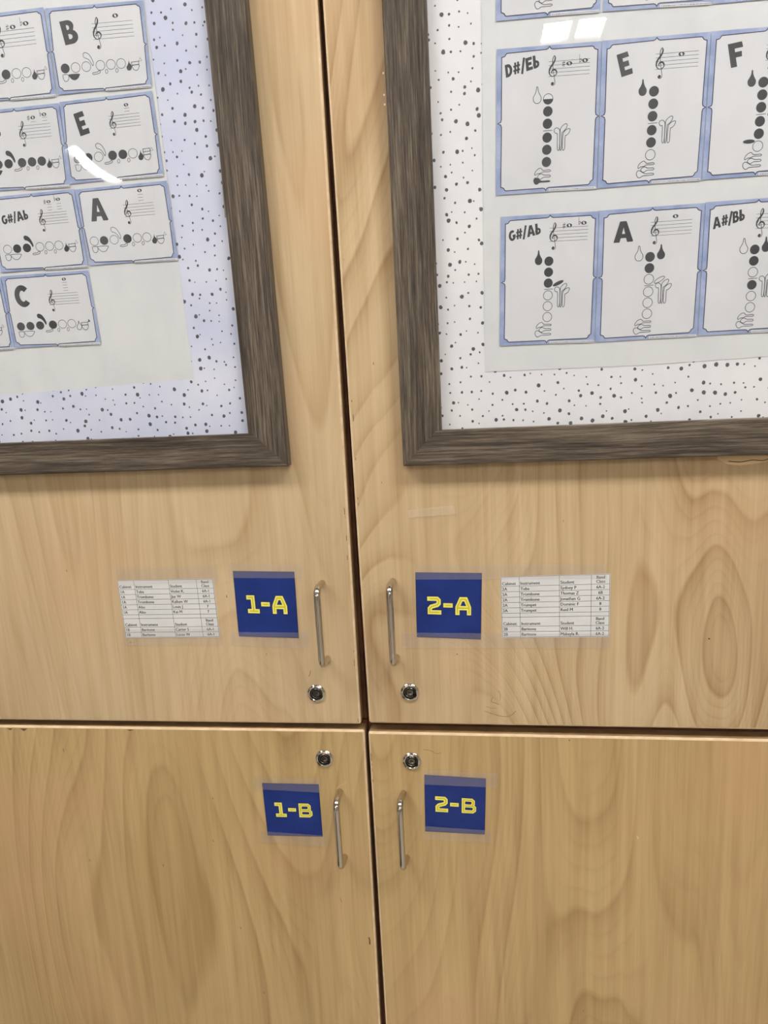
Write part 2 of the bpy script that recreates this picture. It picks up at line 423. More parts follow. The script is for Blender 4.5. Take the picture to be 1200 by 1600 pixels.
def handle(x, z0, z1, dx, parent):
    """wire pull: z0 top, z1 bottom (mm from eye height), dx = sideways lean"""
    x /= 1000; zt = ZC+z0/1000; zb = ZC+z1/1000; so = .026; R = .011; path = [(x+dx, 0, zt), (x+dx*.5, -(so-R)*.6, zt)]
    for k in range(9):
        a = math.radians(90*k/8); path.append((x, -(so-R)-R*math.sin(a), zt-R+R*math.cos(a)))
    for k in range(1, 8): path.append((x, -so, zt-R+(zb-zt+2*R)*k/8))
    for k in range(9):
        a = math.radians(90*k/8); path.append((x, -(so-R)-R*math.cos(a), zb+R-R*math.sin(a)))
    path += [(x+dx*.5, -(so-R)*.6, zb), (x+dx, 0, zb)]
    mb = MB(); vs, fs = tube(path, .0040); mb.faces(vs, fs); o = mb.build('handle', M['steel'], parent)
    smooth_by_angle(o, 1.0); return o
def lock(x, z, parent):
    x /= 1000; z = ZC+z/1000
    prof = [(.0114, 0, 0), (.0114, .0009, 0), (.0106, .0020, 0), (.0090, .0026, 0), (.0080, .0020, 0), (.0077, .0006, 2), (.0070, .0004, 2), (.0066, .0010, 1), (.0060, .0016, 1), (.0054, .0012, 1), (.0050, .0004, 2), (.0046, .0004, 1), (.0042, .0013, 1), (.0001, .0015, 1)]
    mb = MB(); n = 36; vs = []
    for r, h, _ in prof:
        for k in range(n):
            a = 2*math.pi*k/n; f = 1+(.02*math.cos(8*a) if r > .0095 and h > .001 else 0)
            vs.append((x+r*f*math.cos(a), -h, z+r*f*math.sin(a)))
    for i in range(len(prof)-1):
        base = len(mb.v); mb.v += vs[i*n:(i+2)*n]
        for k in range(n):
            mb.f.append([base+k, base+(k+1) % n, base+n+(k+1) % n, base+n+k]); mb.m.append(prof[i][2])
    mb.box((x-.0023, -.0017, z-.0007), (x+.0019, -.0012, z+.0007), 2)
    mb.box((x-.0003, -.0020, z-.0019), (x+.0021, -.0013, z-.0010), 0)
    mb.box((x-.0026, -.0020, z+.0008), (x+.0004, -.0013, z+.0016), 1)
    o = mb.build('lock', [M['nickel'], M['nickeldark'], M['hole']], parent); smooth_by_angle(o, .5)
    o['label'] = 'round nickel key lock'
    return o
def cabinet(corners, x0, x1, z0, z1, mt, label, hx, hz, hdx, lk, marks, plinth=False):
    r = empty('cabinet', ((x0+x1)/2, .3, z0), label, 'cabinet', None)
    b = MB(); t = .018; yf, yb = .0215, .58
    b.box((x0, yf, z0), (x0+t, yb, z1)); b.box((x1-t, yf, z0), (x1, yb, z1))
    b.box((x0+t, yf, z0), (x1-t, yb, z0+t)); b.box((x0+t, yf, z1-t), (x1-t, yb, z1)); b.box((x0+t, yb-.01, z0+t), (x1-t, yb, z1-t))
    b.build('body', M['carcass'], r)
    d = door_panel([(a/1000, ZC+c/1000) for a, c in corners], r, mt, marks)
    handle(hx, hz[0], hz[1], hdx, d); lock(lk[0], lk[1], d)
    return r
def dash_marks(x, z0, z1, n, seed, w=(.3, .8)):
    rs = random.Random(seed); out = []
    for _ in range(n):
        z = rs.uniform(z0, z1); l = rs.uniform(2, 9); xx = x+rs.uniform(-.5, .5)
        out.append(('scar', [(xx, z), (xx+rs.uniform(-.3, .3), z-l/2), (xx+.1, z-l)], rs.uniform(*w)))
    return out
def speck(x, z, l=2.5, w=.8, lean=.4): return ('scar', [(x, z+l/2), (x+lean*.3, z), (x+lean, z-l/2)], w)
SEAM = ZC-.4555
cabinet([(-925, -455.2), (-167.9, -451.8), (-163.8, 830), (-925, 830)], -.928, -.1635, SEAM+.001, ZC+.84, M['ul'],
        'upper left birch cabinet with a blue 1-A sign', -205.0, (-269.2, -365.0), .0012, (-221.0, -410.7),
        [speck(-527.7, -250), speck(-455.4, -344.8, 1.2, 1.2, 0), speck(-323.9, -285, 3.5, .9), speck(-280.5, -359.7, 2, .6), speck(-226.5, -385, 8, .6, -2.5), speck(-520, -200, 1.5, .5), ('poly', [(-239.2, 236.1), (-238.1, 234.7), (-237.1, 236.1), (-238.0, 237.2)], 5), ('poly', [(-239.3, 200.0), (-238.2, 198.6), (-237.2, 200.0), (-238.1, 201.1)], 5)]
        + dash_marks(-171.3, -170, -445, 7, 3))
cabinet([(-157.6, -449.9), (602, -451), (602, 830), (-161.6, 830)], -.1625, .605, SEAM+.001, ZC+.84, M['ur'],
        'upper right birch cabinet with a blue 2-A sign', -120.2, (-267.8, -363.0), .0012, (-105.2, -408.2),
        [speck(237.4, -339.4, 2, 1.8, 0), speck(-46.8, -358.9, 1.5, 1, 0), speck(-128, -16, 3, .7, 0), speck(77, -199.5, 2.5, .5), speck(-126, -150, 1.5, .6), ('poly', [(-102.6, 275.2), (-101.4, 273.6), (-100.3, 275.2), (-101.3, 276.4)], 5), ('poly', [(-103.0, 254.8), (-101.8, 253.2), (-100.7, 254.8), (-101.7, 256.0)], 5), ('poly', [(-102.8, 245.7), (-101.6, 244.1), (-100.5, 245.7), (-101.5, 246.9)], 5),
         ('scar', [(-16.3, -431.6), (-10, -434), (-2.7, -436.4), (8.6, -438.5), (16, -436), (20.8, -431.1)], .5),
         ('scar', [(-6.1, -414), (-8, -419), (-2, -421.5), (1.4, -423.1)], .5), ('scar', [(1, -405), (3, -412), (2, -418)], .35), ('scar', [(-14, -426), (-6, -428), (-2, -427)], .3),
         ('poly', [(238, -134.5), (250, -141), (262, -142.5), (278, -141), (292, -138.5), (292, -133), (240, -132)], 4),
         ('scar', [(250, -137.5), (262, -138.8), (275, -137), (285, -138), (295, -134)], 1.0)]
        + dash_marks(-154.6, 140, -200, 6, 5))
cabinet([(-925, -1400), (-171.5, -1400), (-164.0, -459.8), (-925, -463.6)], -.928, -.1635, .08, SEAM-.001, M['ll'],
        'lower left birch cabinet with a blue 1-B sign', -200.4, (-544.6, -637.4), .0006, (-217.2, -499.0),
        [speck(-375.7, -622.5, 3, .8), speck(-449.8, -662.5, 4, .8), speck(-568.8, -495.6, 5, .8), speck(-326.4, -854.9, 3, .8), speck(-350.5, -753.8, 3, .8), speck(-370, -560, 2, .8, .9), speck(-210, -703, 7, .5, 2), speck(-555, -660, 4, .5),
         ('chip', [(-205, -541), (-199, -536), (-190, -531)], .4), ('poly', [(-645, -465.5), (-640, -468.5), (-636, -465.6)], 3), ('poly', [(-626, -465.5), (-621, -469.5), (-615, -465.6)], 3), ('poly', [(-476, -464.3), (-472, -466.5), (-466, -464.3)], 3),
         ('scar', [(-175.5, -757), (-174.6, -762), (-174.9, -768)], 2.0)])
cabinet([(-160.9, -1400), (602, -1400), (602, -463.5), (-159.6, -461.8)], -.1625, .605, .08, SEAM-.001, M['lr'],
        'lower right birch cabinet with a blue 2-B sign', -121.4, (-543.8, -635.0), .0022, (-107.0, -499.8),
        [('scar', [(-92, -484), (-84, -485), (-76, -489), (-70, -488)], .45), ('chip', [(163, -593), (164.5, -597)], 1.2), speck(83, -468, 2, 1), speck(100, -850, 2, .7)]
        + dash_marks(-157.3, -470, -560, 6, 8))

# ------------------------------------------------------------------ picture frames
def picture_frame(x0, x1, z0, z1, skew, label, bumps):
    """outer edges in mm from the eye point; skew = lean of the frame (mm of x per mm of z)"""
    r = empty('picture_frame', ((x0+x1)/2000, -.001, ZC+z0/1000), label, 'picture frame', 'grey wood picture frames on the upper doors')
    W = 44.0; T = -.0155; I = -.0125
    def P(x, z, y): return ((x+skew*(z-z0))/1000, y, ZC+z/1000)
    o_ = [(x0, z0), (x1, z0), (x1, z1), (x0, z1)]
    i_ = [(x0+W, z0+W-6), (x1-W, z0+W-6), (x1-W, z1-W), (x0+W, z1-W)]
    names = ['bottom_rail', 'side_rail', 'top_rail', 'side_rail']
    for k in range(4):
        a, b = o_[k], o_[(k+1) % 4]; c, d = i_[(k+1) % 4], i_[k]
        cx, cz = (x0+x1)/2, (z0+z1)/2
        def ins(p, t): # point moved towards centre
            return (p[0]+(t if p[0] < cx else -t), p[1]+(t if p[1] < cz else -t))
        sec = [(0, -.0008, 1), (0, T+.0015, 1), (1.2, T, 0), (W-6, T, 0)]
        rows = []
        for t, y, _ in sec: pa, pb = ins(a, t), ins(b, t); rows.append([P(*pa, y), P(*pb, y)])
        rows.append([P(*ins(d, -.6), I-.0006), P(*ins(c, -.6), I-.0006)]); rows.append([P(*d, I), P(*c, I)]); rows.append([P(*d, -.0042), P(*c, -.0042)])
        mb = MB(); base = 0
        mb.v = [p for row in rows for p in row]
        for j in range(len(rows)-1):
            mb.f.append([2*j, 2*j+1, 2*j+3, 2*j+2]); mb.m.append(0 if j else 1)
        mb.f.append([2*(len(rows)-1), 2*(len(rows)-1)+1, 1, 0]); mb.m.append(1)
        mb.f.append([2*j2 for j2 in range(len(rows))]); mb.m.append(1)
        mb.f.append([2*j2+1 for j2 in reversed(range(len(rows)))]); mb.m.append(1)
        ob = mb.build(names[k], [M['fh'] if k % 2 == 0 else M['fv'], M['fback']], r); recalc(ob)
    bb = MB(); bb.face([P(x0+10, z0+10, -.0030), P(x1-10, z0+10, -.0030), P(x1-10, z1-10, -.0030), P(x0+10, z1-10, -.0030)])
    bb.face([P(x0+10, z0+10, -.0010), P(x0+10, z1-10, -.0010), P(x1-10, z1-10, -.0010), P(x1-10, z0+10, -.0010)])
    bb.build('backing_board', M['board'], r)
    g = MB(); nx, nz = 70, 90; gx0, gx1, gz0, gz1 = x0+W-3, x1-W+3, z0+W-9, z1-W+3; vs = []; fs = []
    for j in range(nz+1):
        for i in range(nx+1):
            x = gx0+(gx1-gx0)*i/nx; z = gz0+(gz1-gz0)*j/nz; d = 0
            for bx, bz, s1, s2, h in bumps: d += h*math.exp(-((x-bx)/s1)**2-((z-bz)/s2)**2)
            e = min(1, min(x-gx0, gx1-x, z-gz0, gz1-z)/40)
            px, py, pz = P(x, z, -.0075-d/1000*max(0, e)); vs.append((px, py, pz))
    for j in range(nz):
        for i in range(nx):
            a = j*(nx+1)+i; fs.append((a, a+1, a+nx+2, a+nx+1))
    g.faces(vs, fs); go = g.build('glass_pane', M['glass'], r, smooth=True)
    go['label'] = 'clear acrylic sheet over the cards'
    return r
picture_frame(-846, -229.8, -125.4, 790, -.0132, 'left grey wood picture frame, flute fingering cards inside',
              [(-435.7, 258.2, 40.5, 29.8, .473)])
picture_frame(-98.4, 520, -129.6, 786, .0012, 'right grey wood picture frame, clarinet fingering cards inside',
              [(100, 320, 90, 60, .3)])

def sheet(name, pts, y, mt, label, cat, group=None, th=.0002):
    mb = MB(); f = [(a/1000, y, ZC+b/1000) for a, b in pts]; bk = [(p[0], y+th, p[2]) for p in f]; n = len(f)
    cx = sum(p[0] for p in f)/n; a = sum(f[i][0]*f[(i+1) % n][2]-f[(i+1) % n][0]*f[i][2] for i in range(n))
    if a < 0: f.reverse(); bk.reverse()
    mb.face(f); mb.face(list(reversed(bk)))
    for i in range(n): mb.face([f[i], bk[i], bk[(i+1) % n], f[(i+1) % n]])
    return tag(mb.build(name, mt), label, cat, group)
sheet('patterned_paper', [(-360, 740), (-276, 740), (-282, 146), (-360, 144)], -.0032, M['dotL'], 'lavender dotted paper, upper right strip inside the left frame', 'patterned paper', 'dotted papers')
sheet('patterned_paper', [(-360, 147.5), (-279, 147.5), (-272, -60), (-360, -60)], -.0035, M['dotL'], 'lavender dotted paper, short strip below the crease inside the left frame', 'patterned paper', 'dotted papers')
sheet('poster_paper', [(-820, 740), (-359, 740), (-347.7, 366), (-335.8, -22.9), (-577.2, -31.1), (-820, -39)], -.0038, M['poster'], 'white laminated paper behind the flute cards in the left frame', 'paper')
sheet('patterned_paper', [(-820, -38), (-577.2, -31.1), (-335.8, -22.9), (-276, -23.5), (-270, -93), (-820, -93)], -.0041, M['dotL'], 'lavender dotted paper, bottom strip inside the left frame', 'patterned paper', 'dotted papers')
sheet('patterned_paper', [(-60, 745), (6, 745), (6, -36), (-60, -36)], -.0032, M['dotR'], 'white dotted paper, upright strip along the right frame side', 'patterned paper', 'dotted papers')
sheet('patterned_paper', [(-60, -26), (-6, -27), (500, -27), (500, -96), (-60, -96)], -.0035, M['dotR'], 'white dotted paper, bottom strip inside the right frame', 'patterned paper', 'dotted papers')
sheet('poster_paper', [(6, 745), (500, 745), (500, -27), (283, -29.1), (156, -31.9), (-5.9, -30.8), (-.5, 329.6)], -.0039, M['poster'], 'white laminated paper behind the clarinet cards in the right frame', 'paper')

# ------------------------------------------------------------------ note cards
CARD_Y = -.0048
def bil(q, w, h):
    TL, TR, BR, BL = q
    def f(p):
        u = p[0]/w; v = 1-p[1]/h
        return tuple(((1-v)*((1-u)*TL[i]+u*TR[i])+v*((1-u)*BL[i]+u*BR[i]))/1000+(ZC if i else 0) for i in (0, 1))
    return f
def arc(cx, cy, rx, ry, a0, a1, n=14): return [(cx+rx*math.cos(math.radians(a0+(a1-a0)*k/n)), cy+ry*math.sin(math.radians(a0+(a1-a0)*k/n))) for k in range(n+1)]
def glyph(ch):
    """heavy cartoon capitals: list of ('poly', loops) / ('stroke', pts, w); unit height; returns shapes, width"""
    if ch == 'E': return [('poly', [[(0,0),(.64,0),(.66,.24),(.27,.24),(.27,.385),(.56,.385),(.56,.62),(.27,.62),(.27,.77),(.64,.77),(.62,1),(0,1)]])], .66
    if ch == 'F': return [('poly', [[(0,0),(.27,0),(.27,.385),(.54,.385),(.56,.61),(.27,.61),(.27,.76),(.64,.76),(.62,1),(0,1)]])], .64
    if ch == 'A': return [('poly', [[(0,.03),(.27,1),(.56,1),(.88,.03),(.84,0),(.61,0),(.55,.2),(.32,.2),(.27,0),(.02,0)], [(.37,.4),(.51,.4),(.435,.7)]])], .88
    if ch == 'B':
        out = [(0,0),(.34,0)]+arc(.36,.30,.32,.30,-88,60)+arc(.32,.76,.27,.24,-20,88)+[(0,1)]
        return [('poly', [out, [(.25,.21),(.25,.42),(.33,.42),(.42,.37),(.42,.26),(.34,.21)], [(.25,.60),(.25,.80),(.31,.80),(.37,.75),(.37,.65),(.31,.60)]])], .68
    if ch == 'D':
        out = [(0,0),(.28,0)]+arc(.26,.5,.42,.5,-85,85)+[(0,1)]
        return [('poly', [out, [(.25,.24),(.25,.76)]+arc(.27,.5,.16,.26,80,-80,8)])], .68
    if ch == 'C': return [('stroke', arc(.40,.5,.28,.38,42,318,22), .25)], .72
    if ch == 'G': return [('stroke', arc(.38,.5,.26,.37,48,330,22)+[(.62,.45),(.42,.45)], .23)], .72
    if ch == '#': return [('stroke', [(.18,.05),(.28,.95)], .17), ('stroke', [(.46,.05),(.56,.95)], .17), ('stroke', [(.02,.33),(.68,.33)], .16), ('stroke', [(.06,.66),(.72,.66)], .16)], .72
    if ch == '/': return [('stroke', [(.05,-.1),(.38,1.1)], .19)], .42
    if ch == 'b': return [('stroke', [(.13,0),(.13,1)], .24), ('stroke', arc(.27,.30,.2,.2,0,360,18), .2)], .58
    return [], .4
def draw_glyph(ink, ch, org, ax, ay, mi=0):
    """org/ax/ay in card mm: baseline origin, vector for one unit x and one unit y"""
    f = lambda p: (org[0]+p[0]*ax[0]+p[1]*ay[0], org[1]+p[0]*ax[1]+p[1]*ay[1])
    sc = math.hypot(*ay)*.5+math.hypot(*ax)*.5
    sh, wd = glyph(ch)
    for s in sh:
        if s[0] == 'poly': ink.poly([[f(p) for p in l] for l in s[1]], mi)
        else: ink.stroke([f(p) for p in s[1]], s[2]*sc, mi)
    return wd
CLEF = [(1.0,-1.85,.5),(.75,-2.1,.3),(1.0,-2.45,.16),(1.45,-2.35,.16),(1.65,-1.8,.16),(1.5,-.6,.16),(1.2,1.4,.16),(1.0,3.3,.18),(.98,4.4,.2),(1.2,5.2,.22),(1.42,5.55,.15),(1.62,5.0,.35),(1.5,4.2,.42),(1.05,3.3,.46),(.5,2.5,.46),(.2,1.6,.42),(.25,.7,.3),(.8,.05,.22),(1.5,.1,.22),(2.0,.6,.24),(2.0,1.3,.36),(1.55,1.75,.42),(1.0,1.65,.36),(.75,1.15,.26),(.95,.7,.15)]
def draw_staff(ink, x0, x1, yt, yb, notes, clef=True):
    """mm; notes: list of (x mm, position in spaces above the bottom line, accidental, ledger count)"""
    s = (yt-yb)/4
    for k in range(5): ink.stroke([(x0, yb+k*s), (x1, yb+k*s)], .34, 1)
    cp = catmull([(x0+s*(c[0]*1.15+.05), yb+s*c[1], c[2]*s*1.05) for c in CLEF], n=4)
    ink.stroke([(c[0], c[1]) for c in cp], [max(.28, c[2]) for c in cp], 0)
    ink.ellipse((x0+s*1.25, yb-s*1.95), s*.42, s*.42, 0)
    for nx, pos, acc, led in notes:
        y = yb+pos*s
        ring = arc(nx, y, s*.84, s*.55, 0, 360, 24); hole = [(nx+s*.30*math.cos(a)*math.cos(.9)-s*.38*math.sin(a)*math.sin(.9)*.8, y+s*.22*math.cos(a)+s*.34*math.sin(a)) for a in [2*math.pi*k/16 for k in range(16)]]
        ink.poly([ring[:-1], hole], 0)
        for k in range(led):
            ly = yb+(5+k)*s
            ink.stroke([(nx-s*.95, ly), (nx+s*.95, ly)], .34, 1)
        if acc == '#':
            ax = nx-s*1.6
            ink.stroke([(ax-s*.18, y-s*.9), (ax-s*.18, y+s*.8)], .3, 0); ink.stroke([(ax+s*.18, y-s*.8), (ax+s*.18, y+s*.9)], .3, 0)
            ink.stroke([(ax-s*.42, y-s*.38), (ax+s*.42, y-s*.2)], .65, 0); ink.stroke([(ax-s*.42, y+s*.22), (ax+s*.42, y+s*.4)], .65, 0)
        if acc == 'b':
            ax = nx-s*1.55
            ink.stroke([(ax, y-s*.5), (ax, y+s*1.7)], .34, 0); ink.stroke(catmull([(ax, y+s*.25), (ax+s*.35, y+s*.5), (ax+s*.5, y+s*.15), (ax, y-s*.5)], n=4), .5, 0)
PO = [(.049,.057),(.070,.055),(.083,.049),(.088,.040),(.102,.033),(.480,.027),(.497,.022),(.510,.009),(.523,.022),(.540,.028),(.915,.028),(.931,.033),(.938,.044),(.950,.050),(.970,.054),(.965,.470),(.970,.488),(.996,.500),(.972,.510),(.966,.525),(.959,.935),(.950,.942),(.935,.948),(.930,.960),(.915,.970),(.528,.971),(.510,.976),(.499,.991),(.488,.978),(.469,.973),(.100,.974),(.088,.968),(.080,.956),(.065,.950),(.050,.947),(.052,.530),(.045,.513),(.015,.503),(.044,.494),(.050,.475)]
LO = [(.040,.065),(.055,.060),(.060,.046),(.075,.040),(.485,.040),(.500,.034),(.509,.015),(.518,.034),(.532,.044),(.925,.040),(.936,.046),(.942,.060),(.958,.066),(.966,.084),(.968,.485),(.974,.500),(.991,.512),(.975,.525),(.970,.540),(.964,.925),(.952,.938),(.945,.950),(.937,.975),(.525,.980),(.512,.987),(.504,1.004),(.496,.986),(.484,.980),(.080,.962),(.066,.958),(.058,.935),(.040,.925),(.027,.907),(.024,.525),(.018,.508),(.001,.500),(.018,.490),(.024,.478)]
PEAR = [(.391,.277),(.388,.300),(.376,.322),(.361,.342),(.364,.366),(.381,.381),(.400,.384),(.420,.380),(.435,.364),(.436,.342),(.421,.322),(.409,.300),(.404,.277),(.397,.271)]
CL = [[(.604,.704),(.602,.605),(.584,.597),(.569,.580),(.578,.564),(.600,.560),(.618,.571),(.625,.590),(.624,.704)],
      [(.629,.704),(.629,.582),(.636,.562),(.655,.546),(.680,.536),(.695,.541),(.691,.560),(.672,.580),(.652,.592),(.645,.606),(.643,.706)],
      [(.653,.706),(.656,.612),(.668,.590),(.692,.575),(.719,.571),(.724,.582),(.711,.603),(.691,.616),(.678,.624),(.675,.708)]]
KEYS = [[(.535,.848),(.470,.848),(.455,.838),(.441,.831),(.416,.838),(.394,.855),(.386,.873),(.394,.879),(.415,.869),(.440,.868),(.470,.859),(.535,.860)],
        [(.535,.884),(.482,.882),(.455,.872),(.432,.875),(.415,.890),(.425,.903),(.448,.909),(.475,.897),(.535,.897)],
        [(.532,.921),(.462,.920),(.432,.909),(.405,.896),(.385,.898),(.374,.913),(.380,.932),(.397,.945),(.419,.943),(.440,.934),(.532,.933)]]
LEVER = [(.326,.573),(.332,.552),(.352,.544),(.385,.566),(.410,.618),(.423,.676),(.412,.704),(.402,.680),(.385,.640),(.360,.614),(.336,.603)]
D1 = [(.087,.778),(.140,.782),(.143,.820),(.130,.848),(.107,.857),(.090,.842),(.084,.810)]
D2 = [(.148,.779),(.259,.782),(.256,.808),(.236,.838),(.205,.852),(.177,.842),(.155,.812)]
SL = [(.404,.787),(.452,.782),(.466,.768),(.480,.770),(.480,.790),(.456,.803),(.406,.806)]
FP = [(.791,.680),(.797,.712),(.812,.735),(.817,.760),(.806,.792),(.785,.802),(.766,.790),(.761,.758),(.776,.732),(.786,.706)]
BOX = [(.817,.706),(.893,.703),(.892,.738),(.821,.742)]
DK = [(.822,.747),(.891,.744),(.888,.775),(.874,.802),(.854,.808),(.834,.795),(.823,.770)]
TRI = [(.910,.660),(.918,.682),(.926,.698),(.893,.704)]
def note_card(q, portrait, name, header, staff, notes, fill, label, extra=None, only=None, group=None):
    q = [tuple(p) for p in q]
    wd = (math.dist(q[0], q[1])+math.dist(q[2], q[3]))/2; hg = (math.dist(q[0], q[3])+math.dist(q[1], q[2]))/2
    f = bil(q, wd, hg); g = lambda p: (p[0]*wd, (1-p[1])*hg)
    root = empty('note_card', ((q[3][0]+q[2][0])/2000, CARD_Y, ZC+(q[3][1]+q[2][1])/2000), label, 'music card', group)
    ink = Ink(f, CARD_Y); ink.poly([(0,0),(wd,0),(wd,hg),(0,hg)], 0)
    O = [g(p) for p in (PO if portrait else LO)]; oo = O
    ink.y = CARD_Y-.00008; ink.poly(oo, 1)
    sx0 = .529 if portrait else .516
    ink.y = CARD_Y-.00010; ink.poly([g(p) for p in [(sx0,.979 if portrait else .984),(.99,.986 if portrait else .992),(.992,1.004 if portrait else 1.022),(sx0,.999 if portrait else 1.015)]], 1)
    ink.y = CARD_Y-.00014; ink.stroke(oo, .85, 2, closed=True)
    rs = random.Random(label); x = (sx0+.012)*wd
    while x < .975*wd:
        l = rs.uniform(.5, 1.6); yy = (.010 if portrait else -.006)*hg-(x/wd-.5)*.01*hg
        ink.stroke([(x, yy), (x+l, yy-.01)], rs.uniform(.4, .75), 3); x += l+rs.uniform(.35, .9)
    ink.build('card_sheet', [M['border'], M['card'], M['navy'], M['inkgrey']], root)
    L = CARD_Y-.00016
    if header:
        hk = Ink(f, L)
        for ch, org, ax, ay in header: draw_glyph(hk, ch, g(org), (ax[0]*wd, -ax[1]*hg), (ay[0]*wd, -ay[1]*hg))
        hk.build('note_name', [M['ink']], root)['label'] = 'bold black note name '+name
    if staff:
        sk = Ink(f, L); a = g((staff[0], staff[2])); b = g((staff[1], staff[3]))
        draw_staff(sk, a[0], b[0], a[1], b[1], [(n[0]*wd,)+tuple(n[1:]) for n in notes]); sk.build('music_staff', [M['ink'], M['inkgrey']], root)
    dk = Ink(f, L); dv = (extra or {}).get('dv', 0)
    def shape(pts, on, w=.62, sm=True):
        P = [g((p[0], p[1]+dv)) for p in pts]; P = catmull(P, True, 4) if sm else P
        if on: dk.poly(P, 0)
        else: dk.stroke(P, w, 1, closed=True)
    if portrait:
        for k, v in enumerate([.359,.443,.527,.622,.706,.791]):
            st = fill[k] if fill else None
            if st is None: continue
            c = g((.5055-.001*k, v+dv)); r = .0465*wd
            if st == 'o': dk.ellipse(c, r, r*1.02, 1, fill=False, w=.6)
            elif st == 'h': dk.ellipse(c, r, r*1.02, 1, fill=False, w=.6); dk.ellipse(c, r, r*1.02, 0, fill=True, a0=180, a1=360.001)
            else: dk.ellipse(c, r, r*1.02, 0)
        if fill:
            dk.stroke([g((.462,.575+dv)), g((.552,.574+dv))], .6, 1)
            shape(PEAR, fill[6] == 'x')
            if len(fill) > 7: shape([(p[0]+.211, p[1]-.002) for p in PEAR], fill[7] == 'x')
            for c in CL: shape(c, False)
            e = (extra or {}).get('ell')
            if e: dk.ellipse(g((e[0], e[1]+dv)), e[2]*wd, .017*wd*1.1, 0 if e[4] else 1, rot=e[3], fill=e[4], w=.6)
        for i, c in enumerate(KEYS): shape(c, i in (extra or {}).get('keys', []))
    else:
        du = (extra or {}).get('du', 0)
        mv = lambda P: [(p[0]+du, p[1]) for p in P]
        for k, u in enumerate([.119,.230,.343,.492,.602,.709]):
            c = g((u+du, .705+dv+.001*k)); st = fill[k]
            if st == 'x': dk.ellipse(c, .0465*wd, .0575*hg, 0)
            else: dk.ellipse(c, .0465*wd, .0575*hg, 1, fill=False, w=.55)
        shape(mv(LEVER), fill[6] == 'x'); shape(mv(D1), False); shape(mv(D2), fill[7] == 'x'); shape(mv(SL), False)
        for u in (.549, .657): dk.ellipse(g((u+du, .785+dv)), .0125*wd, .024*hg, 1, rot=-.15, fill=False, w=.55)
        shape(mv(FP), fill[8] == 'x'); shape(mv(BOX), False, sm=False); shape(mv(DK), False)
        if (extra or {}).get('box2'): shape([(p[0]+du, p[1]-.035) for p in BOX], False, sm=False)
        shape(mv(TRI), fill[9] == 'x' if len(fill) > 9 else False, sm=False, w=.35)
    dk.build('fingering_diagram', [M['ink'], M['inkgrey']], root)
    return root
def word(txt, u0, v0, h, ax=1.0, rise=.0013, lean=0, gap=.012, wd=101, hg=135):
    """a row of glyphs rising to the right; u0,v0 baseline start, h = letter height in v"""
    out = []; x = u0; s = h*hg/wd
    for ch in txt:
        if ch == ' ': x += .02; continue
        y = v0-(x-u0)*rise*100
        out.append((ch, (x, y), (s*ax, -s*ax*rise*100), (lean*s, -h))); x += glyph(ch)[1]*s*ax+gap
    return out
def big(ch, bl, xa, ya): return [(ch, bl, xa, ya)]
PS = (.503, .899, .110, .209)   # staff box on a portrait card: u0, u1, v top line, v bottom line
GR = 'clarinet fingering cards in the right frame'; GL = 'flute fingering cards in the left frame'
note_card([(16.5,443),(117,441),(113.5,307.6),(13.4,309.5)], True, '', None, None, [], None, 'clarinet card at the top left corner of the right frame, only its bottom edge visible', group=GR)
note_card([(119.5,441),(220,438),(216.4,303.6),(115.9,307.4)], True, '', None, None, [], None, 'clarinet card above the E card of the right frame, only its bottom edge visible', group=GR)
note_card([(220.5,438),(321,436),(317,301.5),(217.4,303.5)], True, '', None, None, [], None, 'clarinet card above the F card of the right frame, only a sliver visible', group=GR)
note_card([(13.7,284.3),(114.6,281.7),(111,147),(9.7,148)], True, 'D#/Eb', word('D#/Eb', .092, .196, .086, .86, rise=.0017, lean=-.12, gap=.006), PS,
          [(.702,3.15,'#',0),(.851,3.65,'b',0)], 'hxxxxxo', 'clarinet card headed D#/Eb, music card in the right frame', extra={'keys': [2]}, group=GR)
note_card([(115.4,281.9),(216.6,279.7),(211.9,147),(111.6,146.9)], True, 'E', big('E', (.195,.252), (.165,-.030), (-.056,-.150)), (.507,.903,.118,.219), [(.744,3.5,'',0)],
          'xxxxxox', 'clarinet card headed E above the A card in the right frame', extra={'dv': .005}, group=GR)
note_card([(217.2,279.9),(317.8,277.6),(313,146.5),(212.6,147)], True, 'F', big('F', (.200,.252), (.205,-.022), (-.045,-.158)), (.507,.903,.118,.219), [(.744,4,'',0)],
          'xxxxxox', 'clarinet card headed F at the right edge of the photo', extra={'dv': .004, 'ell': (.415,.755,.055,.0,True)}, group=GR)
note_card([(14.4,126.6),(113,124.9),(109.5,-5),(10.4,-4.1)], True, 'G#/Ab', word('G#/Ab', .090, .194, .084, .84, rise=.0015, lean=-.08, gap=.004), (.505,.898,.106,.207),
          [(.707,4.5,'#',0),(.854,5,'b',0)], 'xxxooox', 'clarinet card headed G#/Ab at the bottom left of the right frame', extra={'dv': -.003, 'ell': (.606,.532,.060,.42,True)}, group=GR)
note_card([(113.6,125.3),(216.4,125),(212.9,-4.6),(110.1,-5.5)], True, 'A', big('A', (.148,.248), (.215,-.002), (-.002,-.156)), (.500,.889,.114,.215), [(.730,5.3,'',0)],
          'xxoooooX'.replace('X', 'x'), 'clarinet card headed A beneath the E card in the right frame', extra={'dv': .012, 'ell': (.606,.536,.055,.5,False)}, group=GR)
note_card([(217,125.6),(315.6,125.3),(311.9,-4.4),(213.4,-4.4)], True, 'A#/Bb', word('A#/Bb', .086, .203, .084, .78, rise=.0018, lean=-.08, gap=.004), (.497,.89,.114,.218),
          [(.70,5.3,'#',0),(.85,5.6,'b',0)], 'xxoxooox', 'clarinet card headed A#/Bb at the right edge of the photo', extra={'dv': .012}, group=GR)
